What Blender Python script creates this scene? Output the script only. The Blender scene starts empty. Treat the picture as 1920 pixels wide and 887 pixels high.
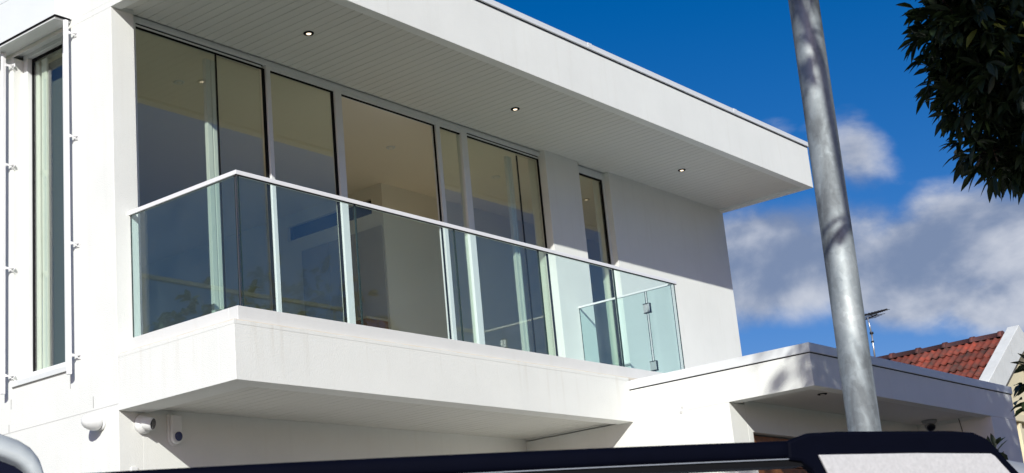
import bpy, bmesh, math, random
from mathutils import Vector, Matrix, noise
rnd = random.Random(11)
R = math.radians
sc = bpy.context.scene
C = sc.collection

# ------------------------------------------------------------------ camera
cd = bpy.data.cameras.new('camera')
cam = bpy.data.objects.new('camera', cd); C.objects.link(cam)
CAM = Vector((-6.7914, -8.8628, 1.5603))
M = Matrix(((0.61549789, -0.15745739, -0.77224964), (-0.7828237, -0.23573778, -0.57586001), (-0.091375, 0.95897595, -0.26835748))).to_4x4()
M.translation = CAM
cam.matrix_world = M
cd.sensor_width = 36; cd.lens = 2732.8 / 1920 * 36
cd.clip_start = 0.05; cd.clip_end = 3000
cd.dof.use_dof = True; cd.dof.focus_distance = 11.5; cd.dof.aperture_fstop = 18
sc.camera = cam

# ------------------------------------------------------------------ sun, sky, exposure
SUN = Vector((-1.31, -1.0, 0.80)).normalized()      # towards the sun
el = math.asin(SUN.z); az = math.atan2(SUN.x, SUN.y)
sd = bpy.data.lights.new('sun', 'SUN'); sd.energy = 4.4; sd.angle = R(0.53); sd.color = (0.985, 0.99, 0.925)
so = bpy.data.objects.new('sun', sd); C.objects.link(so)
so.rotation_euler = (-SUN).to_track_quat('-Z', 'Y').to_euler()
so.location = (0, 0, 40)
W = bpy.data.worlds.new('World'); sc.world = W; W.use_nodes = True
nt = W.node_tree; N = nt.nodes; Lk = nt.links; N.clear()
def nn(t, **k):
    n = N.new(t)
    for a, b in k.items(): setattr(n, a, b)
    return n
out = nn('ShaderNodeOutputWorld'); bg = nn('ShaderNodeBackground'); bg.inputs[1].default_value = 0.085
sky = nn('ShaderNodeTexSky', sky_type='NISHITA', sun_disc=False, sun_elevation=el, sun_rotation=az, altitude=0.0, air_density=1.0, dust_density=0.8, ozone_density=3.0)
hs = nn('ShaderNodeHueSaturation'); hs.inputs['Saturation'].default_value = 1.46; hs.inputs['Value'].default_value = 0.95
Lk.new(sky.outputs[0], hs.inputs['Color'])
tn = nn('ShaderNodeMix', data_type='RGBA', blend_type='MULTIPLY'); tn.inputs[0].default_value = 1; Lk.new(hs.outputs[0], tn.inputs[6]); tn.inputs[7].default_value = (1.0, .78, 1.0, 1)
tc = nn('ShaderNodeTexCoord')
def wmath(op, a, b=None, c=None, clamp=False):
    n = nn('ShaderNodeMath', operation=op); n.use_clamp = clamp
    for i, v in enumerate((a, b, c)):
        if v is None: continue
        if isinstance(v, (int, float)): n.inputs[i].default_value = v
        else: Lk.new(v, n.inputs[i])
    return n.outputs[0]
sep = nn('ShaderNodeSeparateXYZ'); Lk.new(tc.outputs['Generated'], sep.inputs[0])
n1 = nn('ShaderNodeTexNoise'); n1.inputs['Scale'].default_value = 6.0; n1.inputs['Detail'].default_value = 9; n1.inputs['Roughness'].default_value = 0.56; n1.inputs['Distortion'].default_value = 0.25
mp = nn('ShaderNodeMapping'); mp.inputs['Scale'].default_value = (1, 1, 1.7); mp.inputs['Location'].default_value = (3.1, 1.7, 0.4)
Lk.new(tc.outputs['Generated'], mp.inputs[0]); Lk.new(mp.outputs[0], n1.inputs['Vector'])
# cloud banks: one low bank all round the horizon plus the heaps seen beyond the house
dens = wmath('SUBTRACT', n1.outputs['Fac'], 0.5)
def bank(d, rad, amp):
    d = Vector(d).normalized()
    v = nn('ShaderNodeVectorMath', operation='SUBTRACT'); Lk.new(tc.outputs['Generated'], v.inputs[0]); v.inputs[1].default_value = d
    s = nn('ShaderNodeVectorMath', operation='MULTIPLY'); Lk.new(v.outputs[0], s.inputs[0]); s.inputs[1].default_value = (1/rad[0], 1/rad[0], 1/rad[1])
    l = nn('ShaderNodeVectorMath', operation='LENGTH'); Lk.new(s.outputs[0], l.inputs[0])
    return wmath('MULTIPLY', wmath('SUBTRACT', 1.0, l.outputs['Value'], clamp=True), amp)
BANKS = []
def px(x, y):
    v = M.to_3x3() @ Vector(((x-960)/2732.8, -(y-443.5)/2732.8, -1)); return v.normalized()
for (x, y, rx, rz, a) in [(1850, 455, .10, .060, 1.0), (1500, 500, .11, .07, 1.0), (1700, 520, .12, .06, 1.0), (1600, 290, .045, .06, .56), (1900, 560, .1, .035, .9), (1450, 230, .03, .02, .22), (1480, 560, .1, .04, .5), (1400, 400, .06, .02, .3)]:
    BANKS.append(bank(px(x, y), (rx, rz), a))
tot = BANKS[0]
for b in BANKS[1:]: tot = wmath('MAXIMUM', tot, b)
# scattered clouds everywhere else, low in the sky and away from the view
n2 = nn('ShaderNodeTexNoise'); n2.inputs['Scale'].default_value = 2.2; n2.inputs['Detail'].default_value = 4; Lk.new(mp.outputs[0], n2.inputs['Vector'])
away = nn('ShaderNodeVectorMath', operation='DOT_PRODUCT'); Lk.new(tc.outputs['Generated'], away.inputs[0]); away.inputs[1].default_value = px(1300, 300)
aw = nn('ShaderNodeMapRange'); Lk.new(away.outputs['Value'], aw.inputs[0]); aw.inputs[1].default_value = 0.93; aw.inputs[2].default_value = 0.8
low = nn('ShaderNodeMapRange'); Lk.new(sep.outputs['Z'], low.inputs[0]); low.inputs[1].default_value = 0.5; low.inputs[2].default_value = 0.05
gen = wmath('MULTIPLY', wmath('MULTIPLY', wmath('SUBTRACT', n2.outputs['Fac'], 0.47), 2.2, clamp=True), wmath('MULTIPLY', aw.outputs[0], low.outputs[0]))
tot = wmath('MAXIMUM', tot, gen)
dd = wmath('ADD', wmath('MULTIPLY', dens, 1.35), wmath('SUBTRACT', wmath('MULTIPLY', tot, 1.1), 0.24))
cov = nn('ShaderNodeMapRange', interpolation_type='SMOOTHSTEP'); Lk.new(dd, cov.inputs[0]); cov.inputs[1].default_value = 0.0; cov.inputs[2].default_value = 0.34; cov.inputs[4].default_value = 0.86
# lit tops, grey bases: cloud brightness from a second sample of the same noise shifted towards the sun
mp2 = nn('ShaderNodeMapping'); mp2.inputs['Scale'].default_value = (1, 1, 1.7); mp2.inputs['Location'].default_value = (3.1, 1.7, 0.455)
Lk.new(tc.outputs['Generated'], mp2.inputs[0])
n3 = nn('ShaderNodeTexNoise'); n3.inputs['Scale'].default_value = 6.0; n3.inputs['Detail'].default_value = 5; n3.inputs['Roughness'].default_value = 0.5; n3.inputs['Distortion'].default_value = 0.25
Lk.new(mp2.outputs[0], n3.inputs['Vector'])
lit = nn('ShaderNodeMapRange', interpolation_type='SMOOTHSTEP'); Lk.new(wmath('SUBTRACT', n1.outputs['Fac'], n3.outputs['Fac']), lit.inputs[0]); lit.inputs[1].default_value = -0.10; lit.inputs[2].default_value = 0.14
cc = nn('ShaderNodeMix', data_type='RGBA'); Lk.new(lit.outputs[0], cc.inputs[0]); cc.inputs[6].default_value = (2.3, 2.85, 4.1, 1); cc.inputs[7].default_value = (6.9, 7.1, 7.6, 1)
mx = nn('ShaderNodeMix', data_type='RGBA'); Lk.new(cov.outputs[0], mx.inputs[0]); Lk.new(tn.outputs[2], mx.inputs[6]); Lk.new(cc.outputs[2], mx.inputs[7])
Lk.new(mx.outputs[2], bg.inputs[0]); Lk.new(bg.outputs[0], out.inputs[0])

sc.view_settings.view_transform = 'Standard'; sc.view_settings.look = 'None'; sc.view_settings.exposure = 0.16; sc.view_settings.gamma = 1.0
sc.render.engine = 'CYCLES'; sc.cycles.use_denoising = True
sc.cycles.max_bounces = 14; sc.cycles.transparent_max_bounces = 24; sc.cycles.transmission_bounces = 12; sc.cycles.glossy_bounces = 6; sc.cycles.diffuse_bounces = 6

# ------------------------------------------------------------------ materials
def mat(name, col, rough=0.6, metal=0.0, spec=0.5, noise_amt=0.0, nscale=6.0, bump=0.0, bscale=80.0, col2=None, rand=0.0, rough_var=0.0, streak=0.0, world=False, drip=None):
    m = bpy.data.materials.new(name); m.use_nodes = True
    t = m.node_tree; b = t.nodes['Principled BSDF']
    b.inputs['Roughness'].default_value = rough; b.inputs['Metallic'].default_value = metal; b.inputs['Specular IOR Level'].default_value = spec
    b.inputs['Base Color'].default_value = (*col, 1)
    tcn = t.nodes.new('ShaderNodeTexCoord'); src = None
    class _P: pass
    if world:
        gp = t.nodes.new('ShaderNodeNewGeometry'); tcn = _P(); tcn.outputs = {'Object': gp.outputs['Position']}
    if noise_amt or col2:
        n = t.nodes.new('ShaderNodeTexNoise'); n.inputs['Scale'].default_value = nscale; n.inputs['Detail'].default_value = 7; n.inputs['Roughness'].default_value = 0.6
        t.links.new(tcn.outputs['Object'], n.inputs['Vector'])
        r = t.nodes.new('ShaderNodeMapRange'); r.inputs[1].default_value = 0.32; r.inputs[2].default_value = 0.68; t.links.new(n.outputs['Fac'], r.inputs[0])
        mixn = t.nodes.new('ShaderNodeMix'); mixn.data_type = 'RGBA'; t.links.new(r.outputs[0], mixn.inputs[0])
        c2 = col2 or tuple(c * (1 - noise_amt) for c in col)
        mixn.inputs[6].default_value = (*col, 1); mixn.inputs[7].default_value = (*c2, 1); src = mixn.outputs[2]
        if rough_var:
            rr = t.nodes.new('ShaderNodeMapRange'); t.links.new(n.outputs['Fac'], rr.inputs[0]); rr.inputs[1].default_value = .3; rr.inputs[2].default_value = .7
            rr.inputs[3].default_value = rough - rough_var; rr.inputs[4].default_value = rough + rough_var; t.links.new(rr.outputs[0], b.inputs['Roughness'])
    if streak:
        mpn = t.nodes.new('ShaderNodeMapping'); mpn.inputs['Scale'].default_value = (14, 14, 0.9); t.links.new(tcn.outputs['Object'], mpn.inputs[0])
        n = t.nodes.new('ShaderNodeTexNoise'); n.inputs['Scale'].default_value = 1.0; n.inputs['Detail'].default_value = 4; t.links.new(mpn.outputs[0], n.inputs['Vector'])
        r = t.nodes.new('ShaderNodeMapRange'); r.inputs[1].default_value = 0.55; r.inputs[2].default_value = 0.8; r.inputs[4].default_value = streak; t.links.new(n.outputs['Fac'], r.inputs[0])
        mixn = t.nodes.new('ShaderNodeMix'); mixn.data_type = 'RGBA'; mixn.blend_type = 'MULTIPLY'; t.links.new(r.outputs[0], mixn.inputs[0])
        if drip:
            # run-off streaks start at the top edge z1 and fade out by z0
            sx = t.nodes.new('ShaderNodeSeparateXYZ'); t.links.new(tcn.outputs['Object'], sx.inputs[0])
            mr = t.nodes.new('ShaderNodeMapRange'); mr.inputs[1].default_value = drip[0]; mr.inputs[2].default_value = drip[1]; mr.inputs[3].default_value = .15; t.links.new(sx.outputs['Z'], mr.inputs[0])
            mu = t.nodes.new('ShaderNodeMath'); mu.operation = 'MULTIPLY'; t.links.new(r.outputs[0], mu.inputs[0]); t.links.new(mr.outputs[0], mu.inputs[1]); t.links.new(mu.outputs[0], mixn.inputs[0])
        if src: t.links.new(src, mixn.inputs[6])
        else: mixn.inputs[6].default_value = (*col, 1)
        mixn.inputs[7].default_value = (.72, .66, .58, 1); src = mixn.outputs[2]
    if rand:
        oi = t.nodes.new('ShaderNodeObjectInfo'); h = t.nodes.new('ShaderNodeHueSaturation')
        r = t.nodes.new('ShaderNodeMapRange'); t.links.new(oi.outputs['Random'], r.inputs[0]); r.inputs[3].default_value = 1 - rand; r.inputs[4].default_value = 1 + rand
        t.links.new(r.outputs[0], h.inputs['Value'])
        if src: t.links.new(src, h.inputs['Color'])
        else: h.inputs['Color'].default_value = (*col, 1)
        src = h.outputs[0]
    if src: t.links.new(src, b.inputs['Base Color'])
    if bump:
        n = t.nodes.new('ShaderNodeTexNoise'); n.inputs['Scale'].default_value = bscale; n.inputs['Detail'].default_value = 4
        t.links.new(tcn.outputs['Object'], n.inputs['Vector'])
        bp = t.nodes.new('ShaderNodeBump'); bp.inputs['Strength'].default_value = bump; bp.inputs['Distance'].default_value = 0.01
        t.links.new(n.outputs['Fac'], bp.inputs['Height']); t.links.new(bp.outputs[0], b.inputs['Normal'])
    return m
def glass(name, tint, refl=0.04, rough=0.0, gcol=(1, 1, 1), haze=0.0):
    # thin clear sheet: tinted see-through plus a mirror that grows at grazing angles
    m = bpy.data.materials.new(name); m.use_nodes = True; t = m.node_tree; t.nodes.clear()
    o = t.nodes.new('ShaderNodeOutputMaterial'); tr = t.nodes.new('ShaderNodeBsdfTransparent'); gl = t.nodes.new('ShaderNodeBsdfGlossy')
    tr.inputs[0].default_value = (*tint, 1); gl.inputs['Roughness'].default_value = rough; gl.inputs[0].default_value = (*gcol, 1)
    lw = t.nodes.new('ShaderNodeLayerWeight'); lw.inputs['Blend'].default_value = 0.5
    p = t.nodes.new('ShaderNodeMath'); p.operation = 'POWER'; p.inputs[1].default_value = 5; t.links.new(lw.outputs['Facing'], p.inputs[0])
    a = t.nodes.new('ShaderNodeMath'); a.operation = 'MULTIPLY_ADD'; a.inputs[1].default_value = 1 - refl; a.inputs[2].default_value = refl; t.links.new(p.outputs[0], a.inputs[0])
    mixs = t.nodes.new('ShaderNodeMixShader'); t.links.new(a.outputs[0], mixs.inputs[0]); t.links.new(tr.outputs[0], mixs.inputs[1]); t.links.new(gl.outputs[0], mixs.inputs[2])
    res = mixs.outputs[0]
    if haze:
        # fine film of dust that catches light
        df = t.nodes.new('ShaderNodeBsdfDiffuse'); df.inputs[0].default_value = (.75, .85, .82, 1); h = t.nodes.new('ShaderNodeMixShader')
        tcn = t.nodes.new('ShaderNodeTexCoord'); nz = t.nodes.new('ShaderNodeTexNoise'); nz.inputs['Scale'].default_value = 3; nz.inputs['Detail'].default_value = 6; t.links.new(tcn.outputs['Object'], nz.inputs['Vector'])
        mm_ = t.nodes.new('ShaderNodeMath'); mm_.operation = 'MULTIPLY'; mm_.inputs[1].default_value = haze * 2; t.links.new(nz.outputs['Fac'], mm_.inputs[0])
        t.links.new(mm_.outputs[0], h.inputs[0]); t.links.new(res, h.inputs[1]); t.links.new(df.outputs[0], h.inputs[2]); res = h.outputs[0]
    t.links.new(res, o.inputs[0]); return m
def emit(name, col, s):
    m = bpy.data.materials.new(name); m.use_nodes = True; t = m.node_tree; b = t.nodes['Principled BSDF']
    b.inputs['Emission Color'].default_value = (*col, 1); b.inputs['Emission Strength'].default_value = s; b.inputs['Base Color'].default_value = (*col, 1); return m
RENDER = mat('white_render', (.79, .79, .755), .85, noise_amt=.06, nscale=1.6, bump=.34, bscale=120, streak=.14)
RENDERB = mat('white_render_streaked', (.79, .79, .755), .85, noise_amt=.06, nscale=1.6, bump=.34, bscale=120, streak=.48, drip=(3.55, 3.93))
KERB = mat('painted_upstand', (.70, .695, .68), .6, noise_amt=.04, nscale=4, bump=.05, streak=.12)
LINING = mat('soffit_lining', (.66, .65, .60), .5, noise_amt=.03, nscale=2)
GROOVE = mat('soffit_groove', (.42, .41, .38), .8)
FLASH = mat('roof_flashing', (.72, .73, .74), .38, spec=.6, noise_amt=.05, nscale=3)
FRAME = mat('white_aluminium', (.74, .75, .74), .35, noise_amt=.03, nscale=5)
GASKET = mat('black_gasket', (.004, .004, .005), .6, spec=.15)
RAILM = mat('satin_rail', (.80, .79, .80), .32, spec=.6, noise_amt=.03, nscale=5)
GLW = glass('window_glass', (.935, .968, .92), .10)
GLB = glass('balustrade_glass', (.90, .965, .96), .035, haze=.010)
GEDGE = mat('glass_edge', (.018, .034, .034), .25)
CHROME = mat('polished_steel', (.75, .76, .77), .3, metal=.6, noise_amt=.1, nscale=20)
BLACKP = mat('black_plastic', (.012, .013, .018), .42, noise_amt=.2, nscale=40, bump=.08, bscale=300)
NAVY = mat('black_satin_paint', (.0016, .0022, .007), .7, spec=.04, noise_amt=.15, nscale=30, bump=.03, bscale=400)
SILVER = mat('brushed_silver', (.60, .585, .585), .5, metal=.15, noise_amt=.16, nscale=150, bump=.08, bscale=500)
WHITEP = mat('white_plastic', (.78, .78, .77), .28, noise_amt=.02)
LENS = mat('dark_lens', (.006, .008, .02), .08, spec=.8)
BLUEL = mat('blue_lens', (.02, .03, .12), .15, spec=.8)
ROOMW = mat('room_paint', (.84, .78, .68), .8, noise_amt=.03, nscale=1)
CEIL = mat('ceiling_paint', (.87, .80, .68), .8, noise_amt=.02, nscale=1)
OAK = mat('oak_floor', (.56, .42, .28), .4, noise_amt=.3, nscale=5)
TIMBER = mat('stained_timber', (.30, .115, .04), .45, noise_amt=.45, nscale=14)
JOINERY = mat('joinery', (.50, .45, .38), .5, noise_amt=.04)
CURTAIN = mat('curtain', (.72, .74, .70), .9, noise_amt=.05)
LOWBOUNCE = mat('low_bounce_ground', (.045, .032, .022), .95, noise_amt=.5, nscale=30, bump=.6, bscale=60)  # dark tone chosen to cut light bounced up into the porch
DRIVE = mat('grey_pavers', (.20, .19, .175), .85, noise_amt=.25, nscale=4, bump=.3, bscale=50)
PAVE = mat('pale_paving', (.72, .65, .55), .8, noise_amt=.15, nscale=3, bump=.2, bscale=60)
CONC = mat('concrete', (.46, .44, .40), .85, noise_amt=.2, nscale=3, bump=.2, bscale=60)
ASPH = mat('asphalt', (.13, .125, .12), .9, noise_amt=.3, nscale=8, bump=.4, bscale=120)
GRASS = mat('grass', (.07, .11, .03), .9, noise_amt=.45, nscale=9, bump=.5, bscale=60)
TILEM = mat('terracotta', (.24, .036, .018), .8, col2=(.055, .028, .022), nscale=5, rand=.45, world=True, bump=.35, bscale=60)
RIDGEM = mat('ridge_terracotta', (.15, .042, .032), .8, col2=(.05, .03, .035), nscale=9, rand=.3, bump=.3, bscale=60)
CREAM = mat('cream_wall', (.70, .62, .43), .8, noise_amt=.08, nscale=3, bump=.2, bscale=60)
BARGE = mat('old_white_paint', (.66, .67, .66), .8, noise_amt=.12, nscale=4, bump=.3, bscale=30, streak=.3)
STAIN = mat('sooty_patch', (.34, .26, .16), .9, col2=(.05, .04, .035), nscale=9, bump=.3, bscale=30)
ANTM = mat('dark_metal', (.03, .03, .035), .5, metal=.4)
MAST = mat('mast_metal', (.6, .6, .6), .35, metal=.8)
CRACK = mat('crack_line', (.22, .21, .20), .9)
JOINT = mat('control_joint', (.56, .55, .53), .9)
BARK = mat('bark', (.10, .075, .055), .9, noise_amt=.5, nscale=12, bump=.7, bscale=25)
def leafmat(name, c, c2):
    m = bpy.data.materials.new(name); m.use_nodes = True; t = m.node_tree; t.nodes.clear()
    o = t.nodes.new('ShaderNodeOutputMaterial'); d = t.nodes.new('ShaderNodeBsdfPrincipled'); tl = t.nodes.new('ShaderNodeBsdfTranslucent'); mi = t.nodes.new('ShaderNodeMixShader')
    g = t.nodes.new('ShaderNodeNewGeometry'); r = t.nodes.new('ShaderNodeMix'); r.data_type = 'RGBA'; t.links.new(g.outputs['Random Per Island'], r.inputs[0])
    r.inputs[6].default_value = (*c, 1); r.inputs[7].default_value = (*c2, 1); t.links.new(r.outputs[2], d.inputs['Base Color'])
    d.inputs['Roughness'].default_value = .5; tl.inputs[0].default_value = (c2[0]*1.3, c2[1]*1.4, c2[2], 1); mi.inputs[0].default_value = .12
    t.links.new(d.outputs[0], mi.inputs[1]); t.links.new(tl.outputs[0], mi.inputs[2]); t.links.new(mi.outputs[0], o.inputs[0]); return m
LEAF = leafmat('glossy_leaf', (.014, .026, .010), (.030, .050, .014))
LEAFY = leafmat('pale_leaf', (.16, .20, .04), (.30, .32, .06))
LEAF2 = leafmat('street_tree_leaf', (.05, .09, .022), (.10, .14, .03))

def pole_mat():
    m = bpy.data.materials.new('galvanised_steel'); m.use_nodes = True; t = m.node_tree; b = t.nodes['Principled BSDF']
    b.inputs['Metallic'].default_value = .45
    tcn = t.nodes.new('ShaderNodeTexCoord')
    v = t.nodes.new('ShaderNodeTexVoronoi'); v.inputs['Scale'].default_value = 55; t.links.new(tcn.outputs['Object'], v.inputs['Vector'])
    n = t.nodes.new('ShaderNodeTexNoise'); n.inputs['Scale'].default_value = 3.2; n.inputs['Detail'].default_value = 8; n.inputs['Distortion'].default_value = .35; t.links.new(tcn.outputs['Object'], n.inputs['Vector'])
    mpn = t.nodes.new('ShaderNodeMapping'); mpn.inputs['Scale'].default_value = (3, 3, 1.0); t.links.new(tcn.outputs['Object'], mpn.inputs[0]); t.links.new(mpn.outputs[0], n.inputs['Vector'])
    cr = t.nodes.new('ShaderNodeValToRGB'); e = cr.color_ramp.elements
    e[0].position = .36; e[0].color = (.17, .185, .195, 1); e[1].position = .62; e[1].color = (.44, .47, .47, 1)
    x = e.new(.5) if hasattr(e, 'new') else None
    if x: x.color = (.33, .365, .38, 1)
    t.links.new(n.outputs['Fac'], cr.inputs[0])
    mixn = t.nodes.new('ShaderNodeMix'); mixn.data_type = 'RGBA'; mixn.blend_type = 'MULTIPLY'; mixn.inputs[0].default_value = .22; t.links.new(cr.outputs[0], mixn.inputs[6]); vb = t.nodes.new('ShaderNodeRGBToBW'); t.links.new(v.outputs['Color'], vb.inputs[0]); t.links.new(vb.outputs[0], mixn.inputs[7]); t.links.new(mixn.outputs[2], b.inputs['Base Color'])
    r = t.nodes.new('ShaderNodeMapRange'); r.inputs[1].default_value = .3; r.inputs[2].default_value = .7; r.inputs[3].default_value = .74; r.inputs[4].default_value = .54; t.links.new(n.outputs['Fac'], r.inputs[0]); t.links.new(r.outputs[0], b.inputs['Roughness'])
    bp = t.nodes.new('ShaderNodeBump'); bp.inputs['Strength'].default_value = .35; bp.inputs['Distance'].default_value = .006; t.links.new(n.outputs['Fac'], bp.inputs['Height']); t.links.new(bp.outputs[0], b.inputs['Normal'])
    return m
GALV = pole_mat()

# ------------------------------------------------------------------ helpers
def link(name, bm, m, parent=None, smooth=False, bevel=0.0, recalc=True):
    if recalc: bmesh.ops.recalc_face_normals(bm, faces=bm.faces)
    me = bpy.data.meshes.new(name); bm.to_mesh(me); bm.free()
    for x in (m if isinstance(m, (list, tuple)) else [m]): me.materials.append(x)
    if smooth:
        for p in me.polygons: p.use_smooth = True
    o = bpy.data.objects.new(name, me); C.objects.link(o)
    if parent:
        o.parent = parent; o.matrix_parent_inverse = parent.matrix_basis.inverted()
    if bevel:
        b = o.modifiers.new('bevel', 'BEVEL'); b.width = bevel; b.segments = 2; b.limit_method = 'ANGLE'; b.angle_limit = R(40)
    return o
def box(bm, x0, x1, y0, y1, z0, z1, mi=0, mtx=None):
    vs = [bm.verts.new((x, y, z)) for x in (x0, x1) for y in (y0, y1) for z in (z0, z1)]
    if mtx is not None:
        for v in vs: v.co = mtx @ v.co
    fs = []
    for f in ((0,1,3,2), (4,6,7,5), (0,4,5,1), (2,3,7,6), (0,2,6,4), (1,5,7,3)):
        q = bm.faces.new([vs[i] for i in f]); q.material_index = mi; fs.append(q)
    return fs
def bx(name, m, parent, *a, bevel=0.0, **k):
    bm = bmesh.new(); box(bm, *a); return link(name, bm, m, parent, bevel=bevel, **k)
def cyl(bm, p0, p1, r0, r1=None, seg=16, caps=True, mi=0):
    p0 = Vector(p0); p1 = Vector(p1); r1 = r0 if r1 is None else r1
    q = (p1 - p0).to_track_quat('Z', 'Y').to_matrix()
    a = []; b = []
    for i in range(seg):
        t = 2 * math.pi * i / seg; d = q @ Vector((math.cos(t), math.sin(t), 0))
        a.append(bm.verts.new(p0 + d * r0)); b.append(bm.verts.new(p1 + d * r1))
    for i in range(seg):
        f = bm.faces.new((a[i], a[(i+1) % seg], b[(i+1) % seg], b[i])); f.smooth = True; f.material_index = mi
    if caps:
        for r in (a[::-1], b):
            f = bm.faces.new(r); f.material_index = mi
    return a, b
def lathe(bm, prof, p0, axis, seg=24, mi=0):
    # prof: (distance along axis, radius)
    q = Vector(axis).to_track_quat('Z', 'Y').to_matrix(); p0 = Vector(p0); rings = []
    for h, r in prof:
        rings.append([bm.verts.new(p0 + q @ Vector((r * math.cos(2*math.pi*i/seg), r * math.sin(2*math.pi*i/seg), h))) for i in range(seg)])
    for a, b in zip(rings, rings[1:]):
        for i in range(seg):
            f = bm.faces.new((a[i], a[(i+1) % seg], b[(i+1) % seg], b[i])); f.smooth = True; f.material_index = mi
    for r in (rings[0][::-1], rings[-1]):
        f = bm.faces.new(r); f.material_index = mi
def prism(bm, pts, f3, d, mi=0):
    # pts: 2-D outline, f3 maps (a,b)->3-D, d extrusion vector
    d = Vector(d); a = [bm.verts.new(f3(*p)) for p in pts]; b = [bm.verts.new(Vector(f3(*p)) + d) for p in pts]; n = len(pts)
    f = bm.faces.new(a); f.material_index = mi; f = bm.faces.new(b[::-1]); f.material_index = mi
    for i in range(n):
        f = bm.faces.new((a[i], b[i], b[(i+1) % n], a[(i+1) % n])); f.material_index = mi
def wall(name, m, parent, axis, pos, thick, u0, u1, z0, z1, holes=(), bevel=0.004):
    # wall on plane axis=pos..pos+thick; u runs along the other horizontal axis
    us = sorted({u0, u1, *[v for h in holes for v in (h[0], h[1])]}); zs = sorted({z0, z1, *[v for h in holes for v in (h[2], h[3])]})
    us = [u for u in us if u0 <= u <= u1]; zs = [z for z in zs if z0 <= z <= z1]
    solid = lambda i, j: 0 <= i < len(us)-1 and 0 <= j < len(zs)-1 and not any(h[0] <= (us[i]+us[i+1])/2 <= h[1] and h[2] <= (zs[j]+zs[j+1])/2 <= h[3] for h in holes)
    bm = bmesh.new(); V = {}
    def vv(i, j, k):
        if (i, j, k) not in V:
            p = pos + (thick if k else 0); V[(i, j, k)] = bm.verts.new((p, us[i], zs[j]) if axis == 'x' else (us[i], p, zs[j]))
        return V[(i, j, k)]
    for i in range(len(us)-1):
        for j in range(len(zs)-1):
            if not solid(i, j): continue
            for k in (0, 1): bm.faces.new((vv(i,j,k), vv(i+1,j,k), vv(i+1,j+1,k), vv(i,j+1,k)))
            for (di, dj, a, b) in ((-1,0,(i,j),(i,j+1)), (1,0,(i+1,j),(i+1,j+1)), (0,-1,(i,j),(i+1,j)), (0,1,(i,j+1),(i+1,j+1))):
                if not solid(i+di, j+dj): bm.faces.new((vv(*a,0), vv(*b,0), vv(*b,1), vv(*a,1)))
    return link(name, bm, m, parent, bevel=bevel)
def thing(name, loc, label, cat, group=None, rz=0):
    o = bpy.data.objects.new(name, None); C.objects.link(o); o.location = loc; o.rotation_euler = (0, 0, rz); o.empty_display_size = .2
    bpy.context.view_layer.update()
    o['label'] = label; o['category'] = cat
    if group: o['group'] = group
    return o
def tag(o, label, cat, group=None):
    o['label'] = label; o['category'] = cat
    if group: o['group'] = group
    return o
def struct(o): o['kind'] = 'structure'; return o
def copies(src, n_positions, parent):
    for p in n_positions:
        o = src.copy(); C.objects.link(o); o.parent = parent; o.location = p; yield o

# ------------------------------------------------------------------ ground
bm = bmesh.new(); box(bm, -400, 400, -400, 400, -.3, 0); struct(link('ground', bm, GRASS))
struct(bx('driveway', DRIVE, None, -14, 18, -5.9, 3, -.05, .012))
struct(bx('added_dark_bed', LOWBOUNCE, None, 5.6, 16, -5.95, -3.3, -.04, .03))  # unseen dark ground added to reduce bounce light in the porch
struct(bx('porch_floor', LOWBOUNCE, None, 5.31, 9.31, -3.28, -2.1, .0125, .06))  # unseen floor, made dark so the porch recess stays dim
struct(bx('footpath', CONC, None, -60, 60, -7.6, -6.0, -.05, .016))
struct(bx('kerb', CONC, None, -60, 60, -9.62, -9.5, -.2, .02, bevel=.02))
struct(bx('road', ASPH, None, -60, 60, -17.5, -9.62, -.31, .004))
struct(bx('far_kerb', CONC, None, -60, 60, -17.64, -17.5, -.2, .13))

# ------------------------------------------------------------------ the white house
Y1 = -1.305; XR = 9.79; SO = 6.82
house = thing('white_house', (0, 0, 0), 'two storey white rendered house with a cantilevered roof and a glass railed balcony', 'house')
wall('wall', RENDER, house, 'x', 0, .22, 0, 7.0, 0, 6.788, [(.60, 1.345, 3.91, 6.85)])
wall('wall', RENDER, house, 'y', 0, .24, .22, XR, 0, SO, [(-1, .21, 0, 0), (.224, 5.847, 4.0, 7), (6.49, 7.111, 4.0, 7)])
# thin return so that the corner strip reaches the outside face
bx('wall_corner', RENDER, house, .004, .2195, .0, .24, 6.788, SO)
wall('wall', RENDER, house, 'x', XR - .22, .219, .24, 7.0, 0, SO)
wall('wall', RENDER, house, 'y', 7.0, .22, 0, XR, 0, SO, [(.6, 4.9, 3.97, 6.5)])  # unseen rear opening added to let sky light into the room
bx('fill_light_pane', GLW, house, .6, 4.9, 7.08, 7.09, 3.97, 6.5)  # glazing of the added rear opening
wall('wall', RENDER, house, 'x', 5.0, .30, -2.36, 0, 0, 3.51)
# fine marks on the left wall
bx('control_joint', JOINT, house, -.0015, .02, .0, 7.0, 3.549, 3.555)
for y, z0, z1 in ((1.367, 3.74, 3.82), (.30, 3.57, 3.66), (1.396, 3.555, 3.62), (.583, 3.77, 3.90)):
    bx('crack', CRACK, house, -.0012, .02, y - .0025, y + .0025, z0, z1)
for y, z, q in ((-1.86, 3.545, .012), (-1.845, 3.50, .016)):
    bm = bmesh.new(); lathe(bm, [(0, q), (.0012, q * .8)], (4.9995, y, z), (-1, 0, 0), 9); link('scuff', bm, JOINT, house)
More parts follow.
